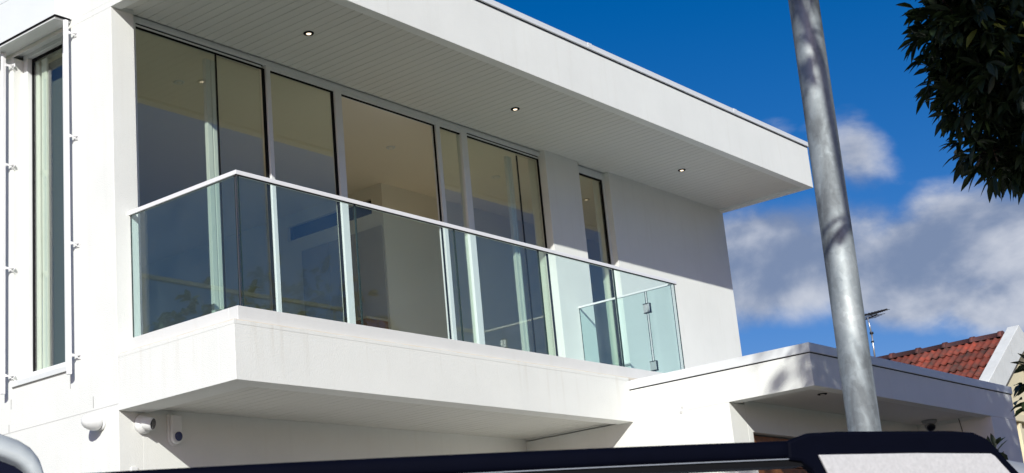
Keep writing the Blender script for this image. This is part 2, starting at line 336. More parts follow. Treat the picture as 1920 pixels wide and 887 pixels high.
# roof
roof = bmesh.new()
Yf = -1.323
box(roof, 0, 9.81, Yf, Yf + .10, 6.788, 7.34)
box(roof, 0, .10, Yf + .10, 0, 6.788, 7.34); box(roof, 9.71, 9.81, Yf + .10, 0, 6.788, 7.34)
box(roof, 0, 9.81, 0, 7.22, SO + .02, 7.34); box(roof, .10, 9.71, Yf + .10, 0, SO + .04, 7.30)
box(roof, 0.0, .004, 0, 7.22, 6.788, SO + .02)
roof = link('roof', roof, RENDER, house, bevel=.003)
f = bmesh.new(); box(f, -.015, 9.83, Yf - .018, 7.24, 7.343, 7.40); box(f, -.02, 9.835, Yf - .024, Yf - .005, 7.335, 7.352)
link('flashing', f, FLASH, roof, bevel=.004)
for x_ in (1.9, 4.9, 7.9): bx('flashing_lap', FLASH, roof, x_, x_ + .07, Yf - .0215, Yf - .010, 7.354, 7.4025)
bx('flashing_shadow_line', GASKET, roof, .0, 9.812, Yf - .003, Yf + .02, 7.327, 7.3345)  # black strip stands in for the shadow line under the flashing
bx('backing_board', GROOVE, roof, .10, 9.71, Yf + .10, .06, SO + .010, SO + .018)
def boards(parent, x0, x1, y0, y1, z, pitch):
    n = round((x1 - x0) / pitch); pitch = (x1 - x0) / n
    bm = bmesh.new(); w = pitch / 2 - .0015
    prism(bm, [(-w, .010), (-w, .004), (-w + .004, 0), (w - .004, 0), (w, .004), (w, .010)], lambda a, b: (a, y0, b), (0, y1 - y0, 0))
    src = link('lining_board', bm, LINING, parent); src.location = (x0 + pitch / 2, 0, z)
    for _ in copies(src, [(x0 + pitch * (i + .5), 0, z + rnd.uniform(0, .0012)) for i in range(1, n)], parent): pass
boards(roof, .10, 9.71, Yf + .10, .055, SO - .002, .10)

# balcony
balc = bmesh.new(); Zb = 3.5
box(balc, 0, 5.0, Y1, Y1 + .17, Zb, 3.915); box(balc, 0, .27, Y1 + .17, 0, Zb, 3.915); box(balc, .27, 5.0, Y1 + .17, 0, Zb + .05, 3.915)
balc = link('balcony', balc, RENDERB, house, bevel=.003)
# ragged top lip of the render against the upstand
lip = bmesh.new()
def ragged(f3, L, inw):
    n = int(L / .03); top = []
    for i in range(n + 1):
        u = L * i / n; g = noise.noise(Vector((u * 5, inw[0] * 9, 2))) * .006 + noise.noise(Vector((u * 21, 3, 1))) * .004
        top.append((u, 3.928 + g))
    for (a, za), (b, zb) in zip(top, top[1:]):
        vs = [lip.verts.new(f3(a, 3.90)), lip.verts.new(f3(b, 3.90)), lip.verts.new(f3(b, zb)), lip.verts.new(f3(a, za))]
        ws = [lip.verts.new(v.co + Vector(inw)) for v in vs]
        lip.faces.new(vs); lip.faces.new((vs[3], vs[2], ws[2], ws[3])); lip.faces.new((vs[0], vs[3], ws[3], ws[0])); lip.faces.new((vs[1], vs[2], ws[2], ws[1]))
ragged(lambda u, z: (u - .0012, Y1 - .0015, z), 5.0, (0, .02, 0)); ragged(lambda u, z: (-.0015, Y1 + u - .001, z), 1.30, (.02, 0, 0))
link('render_lip', lip, RENDERB, balc)
bx('deck', PAVE, balc, .02, 6.22, Y1 + .02, .0, 3.917, 3.94)
up = bmesh.new()
box(up, .072, 6.26, Y1 + .035, Y1 + .13, 3.918, 4.046); box(up, .072, .18, Y1 + .13, 0, 3.918, 4.046); box(up, 6.165, 6.26, Y1 + .13, 0, 3.918, 4.04)
link('upstand', up, KERB, balc, bevel=.003)
bx('backing_board', GROOVE, balc, .27, 5.0, Y1 + .17, 0, Zb + .042, Zb + .0495)
boards(balc, .27, 4.998, Y1 + .17, -.001, Zb + .030, .10)

# big glazed front: frame, panes
GY = .10
win = bmesh.new(); F0, F1 = .070, .14
box(win, .224, .30, F0, F1, 4.0, SO); box(win, .30, 5.846, F0, F1, 6.768, SO); box(win, .30, 5.846, F0, F1, 4.0, 4.06)
for a, b in ((1.742, 1.79), (2.612, 2.70), (4.072, 4.13), (4.472, 4.568)): box(win, a, b, F0, F1, 4.06, 6.768)
box(win, 1.7905, 4.4715, F0 + .004, F1, 6.738, 6.768)
win = link('window_wall', win, FRAME, house, bevel=.003)
gk = bmesh.new()
for a, b in ((1.715, 1.7415), (2.588, 2.6115), (4.060, 4.0715), (5.828, 5.8455)): box(gk, a, b, GY - .008, GY + .009, 4.06, 6.738)
for a, b, z in ((.30, 1.715, 6.755), (.30, 1.715, 6.725), (1.79, 2.588, 6.725), (2.70, 4.060, 6.725), (4.13, 4.472, 6.725), (4.568, 5.828, 6.755), (4.568, 5.828, 6.725)): box(gk, a, b, GY - .012, GY + .003, z, z + .012)
box(gk, 1.173, 1.183, GY - .004, GY + .012, 4.06, 6.725); box(gk, 5.447, 5.457, GY - .004, GY + .012, 4.06, 6.70)
link('gasket', gk, GASKET, win)
for a, b in ((.30, 1.70), (4.568, 5.822)): bx('head_track', FRAME, win, a, b, F0 + .016, F1, 6.7385, 6.7545)
for a, b, dy in ((.30, 1.172, 0), (1.184, 1.70, .012), (1.79, 2.572, 0), (4.13, 4.472, 0), (4.568, 5.446, 0), (5.458, 5.822, .012)):
    bx('pane', GLW, win, a, b, GY + dy, GY + dy + .008, 4.06, 6.726)
# sliding leaf stacked behind the fixed panes
leafd = thing('sliding_door', (1.2, .2, 3.95), 'slid back glass door leaf whose stile stands behind the leftmost two panes', 'door')
sl = bmesh.new(); box(sl, 1.12, 1.172, .17, .21, 3.99, 6.70); box(sl, 1.184, 1.225, .17, .21, 3.99, 6.70); link('stile', sl, FRAME, leafd, bevel=.003)
leafd2 = thing('sliding_door', (5.4, .2, 3.95), 'slid back glass door leaf whose stile stands behind the rightmost pane', 'door')
sl = bmesh.new(); box(sl, 5.36, 5.40, .17, .21, 3.99, 6.70); box(sl, 5.42, 5.446, .17, .21, 3.99, 6.70); link('stile', sl, FRAME, leafd2, bevel=.003)
# narrow window right of it
w2 = bmesh.new(); box(w2, 6.491, 6.56, F0, F1, 4.0, SO); box(w2, 7.085, 7.110, F0, F1, 4.0, SO); box(w2, 6.56, 7.085, F0, F1, 6.735, SO); box(w2, 6.56, 7.085, F0, F1, 4.0, 4.05)
w2 = link('narrow_window', w2, FRAME, house, bevel=.003)
gk = bmesh.new(); box(gk, 6.56, 7.085, GY - .012, GY + .003, 6.715, 6.735); box(gk, 7.064, 7.0845, GY - .012, GY + .02, 4.05, 6.715); link('gasket', gk, GASKET, w2)
bx('pane', GLW, w2, 6.56, 7.060, GY, GY + .008, 4.05, 6.715)
# left window
w3 = bmesh.new(); FX0, FX1 = .10, .19
box(w3, FX0, FX1, 1.285, 1.344, 3.96, 6.848); box(w3, FX0, FX1, .601, .79, 3.96, 6.848); box(w3, FX0, FX1, .79, 1.285, 3.96, 4.03); box(w3, FX0, FX1, .79, 1.285, 6.79, 6.848)
w3 = link('tall_window', w3, FRAME, house, bevel=.004)
bx('sill', FRAME, w3, -.015, FX1, .56, 1.344, 3.912, 3.958, bevel=.004)
bx('sill_gap', CRACK, w3, -.004, .05, .56, 1.344, 3.902, 3.911)
gk = bmesh.new(); box(gk, .146, .160, 1.262, 1.285, 4.03, 6.79); box(gk, .146, .160, .79, 1.262, 6.765, 6.79); link('gasket', gk, GASKET, w3)
bx('pane', GLW, w3, .150, .157, .79, 1.262, 4.03, 6.765)
# projecting hood above the tall window
hood = bmesh.new(); box(hood, -.165, -.001, .511, 4.2, 6.852, 7.21); hood = link('window_hood', hood, mat('hood_paint', (.76, .78, .78), .6, noise_amt=.04, nscale=2, bump=.1), house, bevel=.003)
bx('hood_edge', GASKET, hood, -.168, -.02, .509, 4.2, 6.843, 6.851)
bx('hood_soffit', FRAME, hood, -.155, .10, .53, 4.2, 6.825, 6.842)
# interior
room = bmesh.new()
box(room, .22, 9.57, .24, 7.0, 3.80, 3.95, 2); box(room, .22, 9.57, .141, 7.0, 6.775, 6.815, 1); box(room, .224, 5.84, .14, .24, 3.80, 3.95, 2)
box(room, 5.101, 9.57, 1.80, 1.95, 3.95, 6.775, 0)                                     # wall facing the glass
link('room_shell', room, [ROOMW, CEIL, OAK], house)
wall('partition', ROOMW, house, 'x', 5.1, .10, 1.95, 7.0, 3.95, 6.775, [(1.97, 3.36, 6.45, 6.63)], bevel=0)
bx('slot_window', LENS, house, 5.15, 5.17, 1.97, 3.36, 6.45, 6.63)
wall('room_lining', ROOMW, house, 'x', .2205, .0145, .24, 6.99, 3.951, 6.774, [(.60, 1.345, 3.952, 6.773)], bevel=0); 
bx('nib_wall', ROOMW, house, .236, 1.0, 3.6, 3.75, 3.951, 6.774)
cup = thing('wall_cupboard', (5.08, 2.5, 3.95), 'pale full height cupboard doors beneath the dark slot window indoors', 'cupboard')
for i in range(3): bx('cupboard_door', JOINERY, cup, 5.072, 5.098, 1.81 + i * .435, 2.24 + i * .435, 4.0, 6.27, bevel=.002)
cab = thing('timber_cabinet', (4.85, 2.3, 3.95), 'brown timber cabinet with a pale edge at the foot of the cupboard wall', 'cabinet')
bx('carcass', TIMBER, cab, 4.72, 5.069, 1.81, 3.1, 3.955, 5.14, bevel=.003); bx('edge_strip', JOINERY, cab, 4.71, 5.069, 1.80, 3.11, 5.142, 5.165, bevel=.002)
tag(bx('roller_blind', mat('grey_blind', (.11, .115, .10), .9), None, .262, .266, .80, 1.30, 4.0, 6.76), 'dull grey blind drawn down behind the glass of the tall left window', 'blind')
for a, b in ((1.21, 1.262), (1.105, 1.18)): bx('sash_stile', FRAME, w3, .166, .19, a, b, 4.03, 6.76, bevel=.006)
# downlights
def downlight(x, y, z, ring, glow, label, group, r=.046):
    t = thing('downlight', (x, y, z), label, 'downlight', group)
    bm = bmesh.new(); lathe(bm, [(0, r), (.006, r), (.009, r * .93), (.009, r * .55), (.0, r * .5)], (x, y, z + .0), (0, 0, -1), 28); link('trim_ring', bm, ring, t)
    bm = bmesh.new(); lathe(bm, [(0.0, r * .50), (.0102, r * .44), (.0104, r * .2)], (x, y, z), (0, 0, -1), 20); link('lamp', bm, glow, t)
GLOW = emit('lamp_glow', (1.0, .82, .60), 1.6); DIM = mat('frosted_lamp', (.85, .8, .7), .4)
for x, l in ((1.627, 'black rimmed downlight nearest the left end of the roof soffit'), (4.551, 'black rimmed downlight in the middle of the roof soffit'), (7.798, 'black rimmed downlight nearest the right end of the roof soffit')):
    downlight(x, -.60, SO - .002, GASKET, GLOW, l, 'downlights in the roof soffit')
downlight(5.77, -2.93, 3.545, GASKET, DIM, 'black rimmed downlight in the entry porch ceiling', None)
for x, y, l in ((1.41, .87, 'white ceiling downlight indoors behind the leftmost pane'), (4.293, .90, 'white ceiling downlight indoors seen through the open door bay'), (6.03, .85, 'white ceiling downlight indoors behind the right hand panes')):
    downlight(x, y, 6.775, FRAME, DIM, l, 'ceiling downlights indoors', .05)

# ------------------------------------------------------------------ entry porch (part of the house)
PY = -3.23
po = bmesh.new()
box(po, 5.0, 10.11, PY, PY + .12, 3.51, 3.81); box(po, 5.0, 5.17, PY + .12, -1.3055, 3.51, 3.81)
box(po, 5.17, 10.11, PY + .12, -1.3055, 3.56, 3.81); box(po, 5.002, 10.11, -1.305, 0, 3.52, 3.81)
po = link('porch', po, RENDER, house, bevel=.003)
fl = bmesh.new(); box(fl, 4.988, 10.125, PY - .014, -1.3058, 3.813, 3.898); box(fl, 5.02, 10.125, -1.3057, 0, 3.813, 3.87); link('flashing', fl, FLASH, po, bevel=.004)
fg = bmesh.new(); box(fg, 4.997, 10.113, PY - .003, -1.306, 3.804, 3.8125); link('flashing_shadow_line', fg, GASKET, po)  # shadow below the porch flashing, built as a black strip
bx('lining_sheet', LINING, po, 5.171, 9.32, PY + .121, -2.361, 3.545, 3.555)
wall('back_wall', RENDER, po, 'y', -2.36, .15, 5.301, 9.32, 0, 3.56, [(5.39, 7.6, 0, 3.255)])
wall('pier', RENDER, po, 'x', 9.32, .79, PY, -1.31, 0, 3.509)
bx('pier_head', RENDER, po, 9.322, 10.108, PY + .1205, -1.31, 3.5095, 3.5595)
door = thing('timber_door', (6.3, -2.28, 0), 'brown stained timber entry door with horizontal boards under the porch', 'door')
dsrc = None
for i in range(22):
    bm = bmesh.new(); box(bm, -.75, .75, -.02, .02, -.068, .068); 
    if dsrc is None: dsrc = link('door_board', bm, TIMBER, door, bevel=.004); dsrc.location = (6.17 - 6.3, 0, 3.17)
    else: bm.free()
    if i:
        o = dsrc.copy(); C.objects.link(o); o.parent = door; o.location = (-.13, rnd.uniform(-.004, .004), 3.17 - i * .142)
dsrc.matrix_parent_inverse.identity()
for o in door.children: o.matrix_parent_inverse.identity()
bx('door_jamb', TIMBER, door, 5.391, 5.43, -2.34, -2.22, 0.01, 3.25, bevel=.003)
bx('hall_wall', ROOMW, house, 5.31, 7.7, -2.12, -2.10, 0, 3.5)
# hanging cable and cameras
bm = bmesh.new(); pts = [(9.315, -2.86, 3.54), (9.309, -2.88, 3.40), (9.309, -2.865, 3.30), (9.309, -2.90, 3.2), (9.309, -2.88, 3.05), (9.309, -2.9, 2.8)]
for a, b in zip(pts, pts[1:]): cyl(bm, a, b, .004, seg=6)
tag(link('loose_cable', bm, BLACKP), 'thin loose black cable hanging down inside the porch pier', 'cable')
def turret(base, nrm, aim, label, body, r=.075):
    t = thing('security_camera', base, label, 'camera'); base = Vector(base); nrm = Vector(nrm); aim = Vector(aim).normalized()
    bm = bmesh.new(); lathe(bm, [(0, r), (.02, r * 1.0), (.035, r * .86), (.05, r * .7), (.06, r * .3)], base, nrm, 28); link('base', bm, body, t)
    c = base + nrm * .06
    bm = bmesh.new(); lathe(bm, [(-.05, r*.25), (-.04, r * .52), (-.02, r * .66), (.0, r * .7), (.045, r * .64), (.05, r * .6)], c, aim, 28); link('eyeball', bm, body, t)
    bm = bmesh.new(); lathe(bm, [(.05, r * .56), (.053, r * .52), (.054, r * .3)], c, aim, 24); link('lens', bm, LENS, t)
turret((.215, 0, 3.408), (0, -1, 0), (.42, -.88, -.22), 'white turret security camera under the left end of the balcony', WHITEP)
turret((9.05, -2.62, 3.545), (0, 0, -1), (-.75, -.5, -.55), 'grey security camera on the ceiling at the back of the entry porch', mat('grey_plastic', (.3, .3, .3), .4), .085)
t = thing('outdoor_speaker', (.5, 0, 3.37), 'white rounded wall unit with a blue lens, right of the balcony camera', 'wall unit')
bm = bmesh.new(); pts = [(.055 * math.cos(a), -.055 + .055 * math.sin(a)) for a in [math.pi + i * math.pi / 14 for i in range(15)]] + [(.055, .12), (.048, .13), (-.048, .13), (-.055, .12)]
prism(bm, pts, lambda a, b: (.5 + a, -.001, 3.37 + b), (0, -.022, 0)); link('back_plate', bm, WHITEP, t, bevel=.006)
bm = bmesh.new(); prism(bm, [(a * .88, b * .93) for a, b in pts], lambda a, b: (.502 + a, -.024, 3.372 + b), (0, -.035, 0)); link('cover', bm, WHITEP, t, bevel=.01)
bm = bmesh.new(); lathe(bm, [(-.004, .036), (.008, .036), (.010, .030), (.007, .018)], (.512, -.0575, 3.325), (.12, -1, -.12), 28); link('lens', bm, BLUEL, t)
t = thing('sensor_light', (0, .215, 3.44), 'white egg shaped sensor on the left wall just before the corner', 'sensor')
bm = bmesh.new(); lathe(bm, [(0, .052), (.015, .054), (.02, .048)], (-.0005, .2, 3.435), (-1, 0, 0), 28); link('base', bm, WHITEP, t)
bm = bmesh.new(); lathe(bm, [(.015, .040), (.03, .056), (.06, .064), (.10, .062), (.13, .052), (.152, .036), (.163, .018), (.166, .004)], (0, .2, 3.435), (-1, .12, .12), 28); link('dome', bm, WHITEP, t)
tag(bx('cable_cover', WHITEP, None, .10, .16, -.012, -.0005, 3.03, 3.085, bevel=.003), 'small white cover plate under the security camera, right of the wall corner', 'cover plate')
tag(bx('cable_cover', WHITEP, None, -.012, -.0005, .19, .25, 3.05, 3.105, bevel=.003), 'small white cover plate under the egg shaped sensor, left of the wall corner', 'cover plate')

# ------------------------------------------------------------------ external blind guides by the tall window
for Y, lab in ((.498, 'white blind guide rail standing off the wall right of the tall window'), (1.378, 'white blind guide rail standing off the wall left of the tall window')):
    t = thing('blind_guide', (-.07, Y, 3.85), lab, 'guide rail', 'blind guides flanking the tall window')
    bm = bmesh.new(); box(bm, -.088, -.056, Y - .016, Y + .016, 3.86, 6.82); box(bm, -.094, -.088, Y - .004, Y + .004, 3.86, 6.82); link('rail', bm, RAILM, t, bevel=.003)
    src = None
    for z in (6.71, 5.81, 4.91, 4.01):
        bm = bmesh.new()
        cyl(bm, (-.056, Y - .005, 0), (-.0005, Y - .05, 0), .0075, seg=10); cyl(bm, (-.0025, Y - .05, 0), (-.0005, Y - .05, 0), .018, seg=14); cyl(bm, (-.05, Y - .01, .004), (-.0005, Y - .05, -.034), .004, seg=8)
        box(bm, -.062, -.044, Y - .022, Y + .018, -.011, .011)
        if src is None: src = link('bracket', bm, RAILM, t); src.location.z = z
        else:
            bm.free(); o = src.copy(); C.objects.link(o); o.location.z = z

# ------------------------------------------------------------------ glass balustrade
bal = thing('glass_balustrade', (3, Y1 + .08, 4.04), 'clear glass balustrade with slim white top rail round the balcony', 'balustrade')
ty = Y1 + .082; zt = 5.048; xl = .133
def gpanel(name, *a, par=bal):
    bm = bmesh.new(); fs = box(bm, *a)
    dx, dy = a[1] - a[0], a[3] - a[2]
    for f in fs:
        n = f.normal if f.normal.length else None
    bm.normal_update()
    for f in bm.faces:
        thin = (abs(f.normal.x) > .5 and dx > dy) or (abs(f.normal.y) > .5 and dy > dx) or abs(f.normal.z) > .5
        f.material_index = 1 if thin else 0
    return link(name, bm, [GLB, GEDGE], par)
JX = [.165, 1.397, 2.622, 3.83, 5.072, 6.225]
for a, b in zip(JX, JX[1:]): gpanel('glass_panel', a + .006, b - .006, ty - .006, ty + .006, 3.99, zt)
gpanel('glass_panel', xl + .012, xl + .024, ty + .016, -.004, 3.99, zt)
bx('corner_seal', mat('grey_silicone', (.06, .06, .07), .4), bal, xl + .014, xl + .022, ty + .006, ty + .014, 4.04, zt, bevel=.002)
gpanel('glass_panel', 6.194, 6.206, -.862, -.004, 3.99, zt - .004)
gate = gpanel('gate_panel', 6.194, 6.206, ty + .03, -.886, 3.99, zt - .004)
for z in (4.86, 4.235):
    bm = bmesh.new()
    for xo in (6.180, 6.207):
        for y0, y1 in ((-.912, -.878), (-.870, -.836)): box(bm, xo, xo + .013, y0, y1, z - .045, z + .045)
    cyl(bm, (6.2, -.874, z - .045), (6.2, -.874, z + .045), .010, seg=12); hng = link('hinge', bm, CHROME, bal, bevel=.003)
    bm = bmesh.new(); 
    for zz in (z - .052, z + .046): box(bm, 6.178, 6.222, -.914, -.834, zz, zz + .006)
    box(bm, 6.184, 6.216, -.9145, -.9125, z - .046, z + .046)
    link('hinge_gasket', bm, GASKET, hng)
hr = bmesh.new(); hw = .022
box(hr, xl - .003, 6.24, ty - hw, ty + hw, zt, zt + .034); box(hr, xl - .003, xl + .037, ty + hw, -.0005, zt, zt + .034); link('handrail', hr, RAILM, bal, bevel=.003)
hr = bmesh.new(); box(hr, 6.188, 6.212, ty + hw, -.0005, zt - .004, zt + .016); link('handrail', hr, RAILM, bal, bevel=.002)
gb = bmesh.new(); box(gb, xl - .001, 6.238, ty - hw + .003, ty - hw + .012, zt - .006, zt); link('rail_channel', gb, GASKET, bal)

# ------------------------------------------------------------------ steel pole
p1 = Vector((-1.3165, -6.4642, 4.1141)); p2 = Vector((-1.383, -6.4642, 2.225)); d = (p1 - p2) / (p1.z - p2.z)
t = thing('steel_pole', (p2.x - d.x * 2.2, p2.y, 0), 'tall mottled galvanised steel pole standing in front of the porch roof', 'pole')
bm = bmesh.new(); base = p2 - d * p2.z; n = 52; prev = None; seg = 40
for i in range(n + 1):
    z = 6.1 * i / n; c = base + d * z; ring = []
    for k in range(seg):
        a = 2 * math.pi * k / seg; rr = .0642 + .0006 * noise.noise(Vector((math.cos(a) * 1.3, math.sin(a) * 1.3, z * 2.2)))
        ring.append(bm.verts.new((c.x + rr * math.cos(a), c.y + rr * math.sin(a), c.z)))
    if prev:
        for k in range(seg): bm.faces.new((prev[k], prev[(k+1) % seg], ring[(k+1) % seg], ring[k])).smooth = True
    else: bm.faces.new(ring[::-1])
    prev = ring
bm.faces.new(prev); link('shaft', bm, GALV, t)
bm = bmesh.new(); cyl(bm, (base.x, base.y, .016), (base.x, base.y, .04), .14, seg=24); link('base_plate', bm, GALV, t)

# ------------------------------------------------------------------ neighbour's house with tiled roof
nb = thing('neighbour_house', (14, 2, 0), 'older cream neighbouring house with red terracotta tiled roof and white gable barge', 'house')
RX, RZ, SL = 14.0, 5.19, math.atan(.60)
dirs = Vector((-math.cos(SL), 0, -math.sin(SL))); nrm = Vector((-math.sin(SL), 0, math.cos(SL)))
rf = bmesh.new()
prism(rf, [(RX, RZ - .05), (RX - 4.2 * math.cos(SL) + 2.1, RZ - .05 - (4.2 * math.cos(SL) - 2.1) * .6), (RX - 4.2 * math.cos(SL) + 2.1, RZ - .2 - (4.2 * math.cos(SL) - 2.1) * .6), (RX, RZ - .25), (RX + 3, RZ - 2.05), (RX + 3, RZ - 1.85)], lambda a, b: (a, -2.03, b), (0, 8, 0))
rf = link('roof', rf, RIDGEM, nb)
tw, tl, ex = .212, .40, .31
def tile_mesh():
    bm = bmesh.new(); n = 12; top = []; bot = []
    for i in range(n + 1):
        u = -tw/2 + tw * i / n; h = .024 * max(0, math.sin(i / n * 4 * math.pi - .6)) ** .8 if math.sin(i / n * 4 * math.pi - .6) > 0 else -.004
        top.append((u, h + .012)); bot.append((u, h))
    V = []
    for s, lift in ((0.0, .0), (tl, .030)):
        V.append([[bm.verts.new((dirs * s + nrm * (h + lift) + Vector((0, -u, 0)))) for u, h in row] for row in (top, bot)])
    for i in range(n):
        bm.faces.new((V[0][0][i], V[0][0][i+1], V[1][0][i+1], V[1][0][i])); bm.faces.new((V[1][0][i], V[1][0][i+1], V[1][1][i+1], V[1][1][i]))
    return bm
src = None
for r_ in range(7):
    for c_ in range(22):
        y = -1.95 + c_ * tw; loc = Vector((RX, y, RZ - .02)) + dirs * (r_ * ex + .04) + nrm * rnd.uniform(-.004, .005)
        if src is None: src = link('roof_tile', tile_mesh(), TILEM, rf, smooth=True); o = src
        else: o = src.copy(); C.objects.link(o)
        o.parent = rf; o.matrix_parent_inverse = Matrix.Identity(4); o.location = loc; o.rotation_euler = (rnd.uniform(-.012, .012), rnd.uniform(-.01, .01), rnd.uniform(-.015, .015))
bpy.context.view_layer.update()
src = None
for i in range(12):
    bm = bmesh.new(); prof = []
    ring = lambda y, r: [bm.verts.new((r * math.sin(a), y, r * math.cos(a) * .9)) for a in [R(-85 + 170 * k / 10) for k in range(11)]]
    rr = [ring(0, .115), ring(.06, .115), ring(.062, .10), ring(.43, .094)]
    for a, b in zip(rr, rr[1:]):
        for k in range(10): bm.faces.new((a[k], a[k+1], b[k+1], b[k])).smooth = True
    bm.faces.new(rr[0])
    if src is None: src = link('ridge_cap', bm, RIDGEM, rf); o = src
    else: bm.free(); o = src.copy(); C.objects.link(o)
    o.parent = rf; o.matrix_parent_inverse = Matrix.Identity(4); o.location = (RX, -1.98 + .419 * i, RZ - .042); o.rotation_euler = (rnd.uniform(-.02, .02), 0, 0)
# roof object's own frame equals the house Empty's frame offset
# barge
bg_ = bmesh.new(); T = .30
pts = [(12.2, RZ + .11 - 1.8 * .6 - .0), (RX + .08, RZ + .11), (RX + 2.8, RZ + .11 - 2.72 * .6), (RX + 2.8, RZ - .25 - 2.72 * .6), (RX + .08, RZ - .27), (12.2, RZ - .27 - 1.8 * .6)]
prism(bg_, pts, lambda a, b: (a, -2.20, b), (0, .17, 0)); bgo = link('barge', bg_, BARGE, nb, bevel=.006)
bx('crack', CRACK, bgo, 13.55, 13.553, -2.2015, -2.19, 4.80, 4.95)
st = bmesh.new(); prism(st, [(RX - .28, RZ + .113 - .36 * .6), (RX + .07, RZ + .113 - .01), (RX + .07, RZ + .109 - .01), (RX - .28, RZ + .109 - .36 * .6)], lambda a, b: (a, -2.17, b), (0, .135, 0)); link('stain_patch', st, STAIN, bgo)
gw = bmesh.new(); prism(gw, [(12.55, 0), (16.6, 0), (16.6, RZ - .3 - 2.5 * .6), (RX + .08, RZ - .26), (12.55, RZ - .26 - 1.5 * .6)], lambda a, b: (a, -2.04, b), (0, .2, 0)); gw = link('gable_wall', gw, CREAM, nb)
for x in (13.25, 13.62, 14.3): bx('moulding', CREAM, gw, x, x + .09, -2.10, -2.041, 0, 3.88, bevel=.01)
bx('moulding', CREAM, gw, 12.9, 15.5, -2.13, -2.041, 3.885, 3.99, bevel=.01)
bx('wall', CREAM, nb, 12.55, 12.75, -1.83, 8, 0, 4.05)
# antenna
t = thing('tv_antenna', (14.0, -.15, 5.2), 'thin rooftop television antenna on a slender mast beyond the porch roof', 'antenna')

def bar(bm, a, b, r, seg=8): cyl(bm, a, b, r, seg=seg)
bm = bmesh.new(); bar(bm, (14.02, .02, 5.15), (14, 0, 5.60), .014); bar(bm, (14, 0, 5.58), (13.99, .02, 5.87), .011); link('mast', bm, MAST, t)
bm = bmesh.new(); lathe(bm, [(0, .03), (.03, .03)], (14, 0, 5.60), (0, 0, 1), 12); lathe(bm, [(0, .022), (.025, .022)], (14.01, .01, 5.47), (0, 0, 1), 12); link('clamp', bm, ANTM, t)
bl = Vector((14.42, .28, 5.99)); br = Vector((13.62, -.46, 5.845)); bm = bmesh.new(); bar(bm, bl, br, .012); link('boom', bm, ANTM, t)
lo = bmesh.new(); bar(lo, (14.3, .2, 5.90), (13.85, -.2, 5.85), .010); link('lower_boom', lo, ANTM, t)
el_ = None
for i in range(9):
    p = bl.lerp(br, .06 + i * .11); L = .13 - i * .008; bm = bmesh.new(); v = Vector((.5, -.85, -.05)).normalized(); bar(bm, p - v * L, p + v * L, .0045, 6); link('element', bm, ANTM, t)
for i in range(4):
    p = Vector((14.3, .2, 5.90)).lerp(Vector((13.85, -.2, 5.85)), .15 + i * .23); bm = bmesh.new(); v = Vector((.5, -.85, .05)).normalized(); bar(bm, p - v * .15, p + v * .15, .0045, 6); link('element', bm, ANTM, t)

